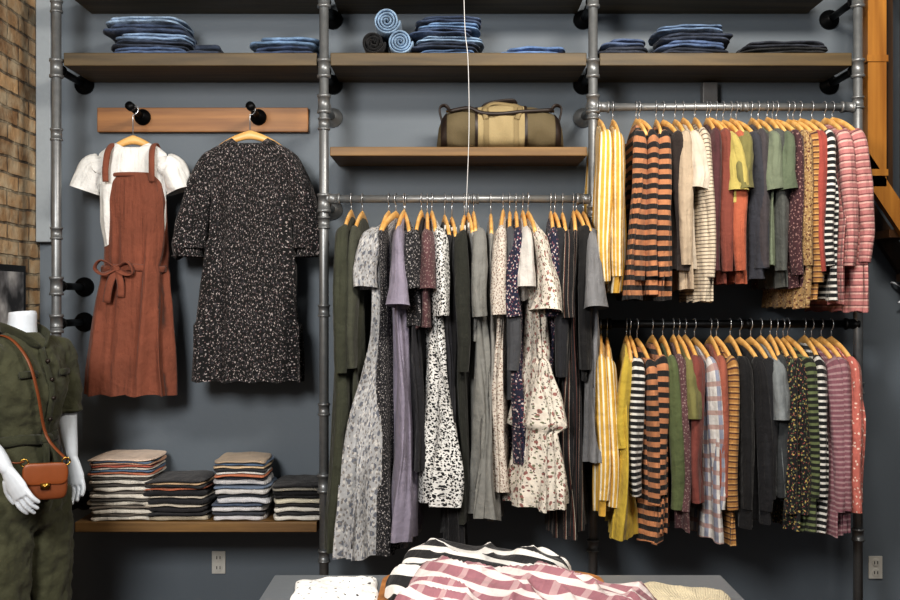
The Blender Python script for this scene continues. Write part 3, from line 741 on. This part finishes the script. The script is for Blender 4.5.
def hand(b,w,dirv,pn,thumb):
    w=Vector(w);dv=Vector(dirv).normalized();pn=Vector(pn);pn=(pn-dv*pn.dot(dv)).normalized();sd=dv.cross(pn).normalized()*thumb
    b.tube([w-dv*.01,w+dv*.02,w+dv*.055,w+dv*.09],[(.02,.018),(.03,.015),(.037,.015),(.034,.012)],WHITE,14,ref=tuple(sd),sub=3)
    for k,(off,l) in enumerate(((.027,.066),(.009,.076),(-.009,.07),(-.027,.055))):
        p0=w+dv*.078+sd*off; c=.12+.05*k
        p1=p0+(dv+pn*.1+sd*off*3).normalized()*l*.45; p2=p1+(dv+pn*(.3+c)).normalized()*l*.32; p3=p2+(dv+pn*(.6+c)).normalized()*l*.28
        b.tube([p0,p1,p2,p3],[.009,.0085,.008,.0062],WHITE,10,sub=2)
    p0=w+dv*.02+sd*.024
    b.tube([p0,p0+dv*.028+sd*.022+pn*.008,p0+dv*.055+sd*.03+pn*.016,p0+dv*.074+sd*.03+pn*.02],[.012,.011,.0095,.007],WHITE,10,sub=2)
b.tube([(-.206,-.0,1.2),(-.21,-.01,1.12),(-.208,-.03,1.07),(-.195,-.09,1.02),(-.185,-.125,.97)],[.036,.036,.034,.028,.02],WHITE,18,sub=3)
hand(b,(-.184,-.128,.965),(.02,-.06,-.11),(.9,.1,.1),-1)
b.tube([(.206,0,1.2),(.21,.0,1.12),(.210,-.002,1.07),(.203,-.02,1.0),(.196,-.035,.95)],[.036,.036,.034,.027,.02],WHITE,18,sub=3)
hand(b,(.196,-.037,.945),(.0,-.02,-.1),(-.9,-.1,.1),1)
b.tube([(0,.01,.0),(0,.01,.02)],[.14,.135],WHITE,24); b.tube([(-.11,.01,.01),(-.11,.01,.14)],[.02,.03],WHITE,14); b.tube([(.11,.01,.01),(.11,.01,.14)],[.02,.03],WHITE,14)
o=b.obj('mannequin_body',parent=man); m=o.modifiers.new('r','REMESH'); m.mode='VOXEL'; m.voxel_size=.0032; m.use_smooth_shade=True
m=o.modifiers.new('s','SMOOTH'); m.iterations=3
bg=empty('leather_crossbody_bag',(MX,MY,0)); bg.rotation_euler=(0,0,math.radians(MR))
b=MB(); bx,by,bz=-.085,-.182,.925
b.slab(0,0,0,.135,.045,.115,LEATH,2,0,.0,.001)
b.slab(0,-.02,.026,.137,.018,.07,plain('leather_flap','#8a4c27',.4),5,0,0,.001)
b.box(-.014,.014,-.034,-.026,-.02,-.002,GOLD); b.tube([(0,-.034,-.011),(0,-.039,-.011)],.005,GOLD,10)
for s in (-1,1): b.tube([(s*.062+.012*math.cos(a),0,.06+.012*math.sin(a)) for a in [2*math.pi*k/12 for k in range(13)]],.0025,GOLD,6)
o=b.obj('bag_body',parent=bg); o.location=(bx,by,bz); o.rotation_euler=(0,0,math.radians(-48))
b=MB()
b.tube([(bx+.045,by-.045,bz+.065),(-.035,-.14,1.06),(-.07,-.137,1.2),(-.085,-.115,1.3),(-.09,-.06,1.365),(-.09,.0,1.385),(-.09,.05,1.36),(-.11,.1,1.25),(-.15,.09,1.1),(-.19,.0,1.02),(-.16,-.12,.99),(bx-.045,by+.045,bz+.065)],[(.007,.003)]*12,LEATH,8,ref=(1,0,0),sub=5)
b.obj('bag_strap',parent=bg)
# ---------------- lights / camera / world
def area(name,loc,tgt,size,power,col):
    l=bpy.data.lights.new(name,'AREA'); l.shape='RECTANGLE'; l.size=size[0]; l.size_y=size[1]; l.energy=power; l.color=col
    o=bpy.data.objects.new(name,l); o.location=loc; o.rotation_euler=(Vector(tgt)-Vector(loc)).to_track_quat('-Z','Y').to_euler(); bpy.context.scene.collection.objects.link(o)
area('window_light',(-1.3,-3.9,2.6),(-.6,0,1.0),(.9,.9),112,(1,.975,.94))
area('overhead_fill_light',(.9,-2.2,3.2),(.7,-.2,1.6),(.9,.3),66,(1,.92,.82))  # added warm fill from above for hangers and clothes, no real ceiling fixture
w=bpy.data.worlds.new('World'); bpy.context.scene.world=w; w.use_nodes=True
w.node_tree.nodes['Background'].inputs[0].default_value=(.87,.93,1,1); w.node_tree.nodes['Background'].inputs[1].default_value=.24
c=bpy.data.cameras.new('Camera'); c.lens=F/900*36; c.sensor_width=36
o=bpy.data.objects.new('Camera',c); o.location=(0,CAMY,CAMH); o.rotation_euler=(math.pi/2,0,0); bpy.context.scene.collection.objects.link(o)
bpy.context.scene.camera=o
vs=bpy.context.scene.view_settings
vs.view_transform='Standard'
try: vs.look='Medium High Contrast'
except Exception as ex: print(ex)
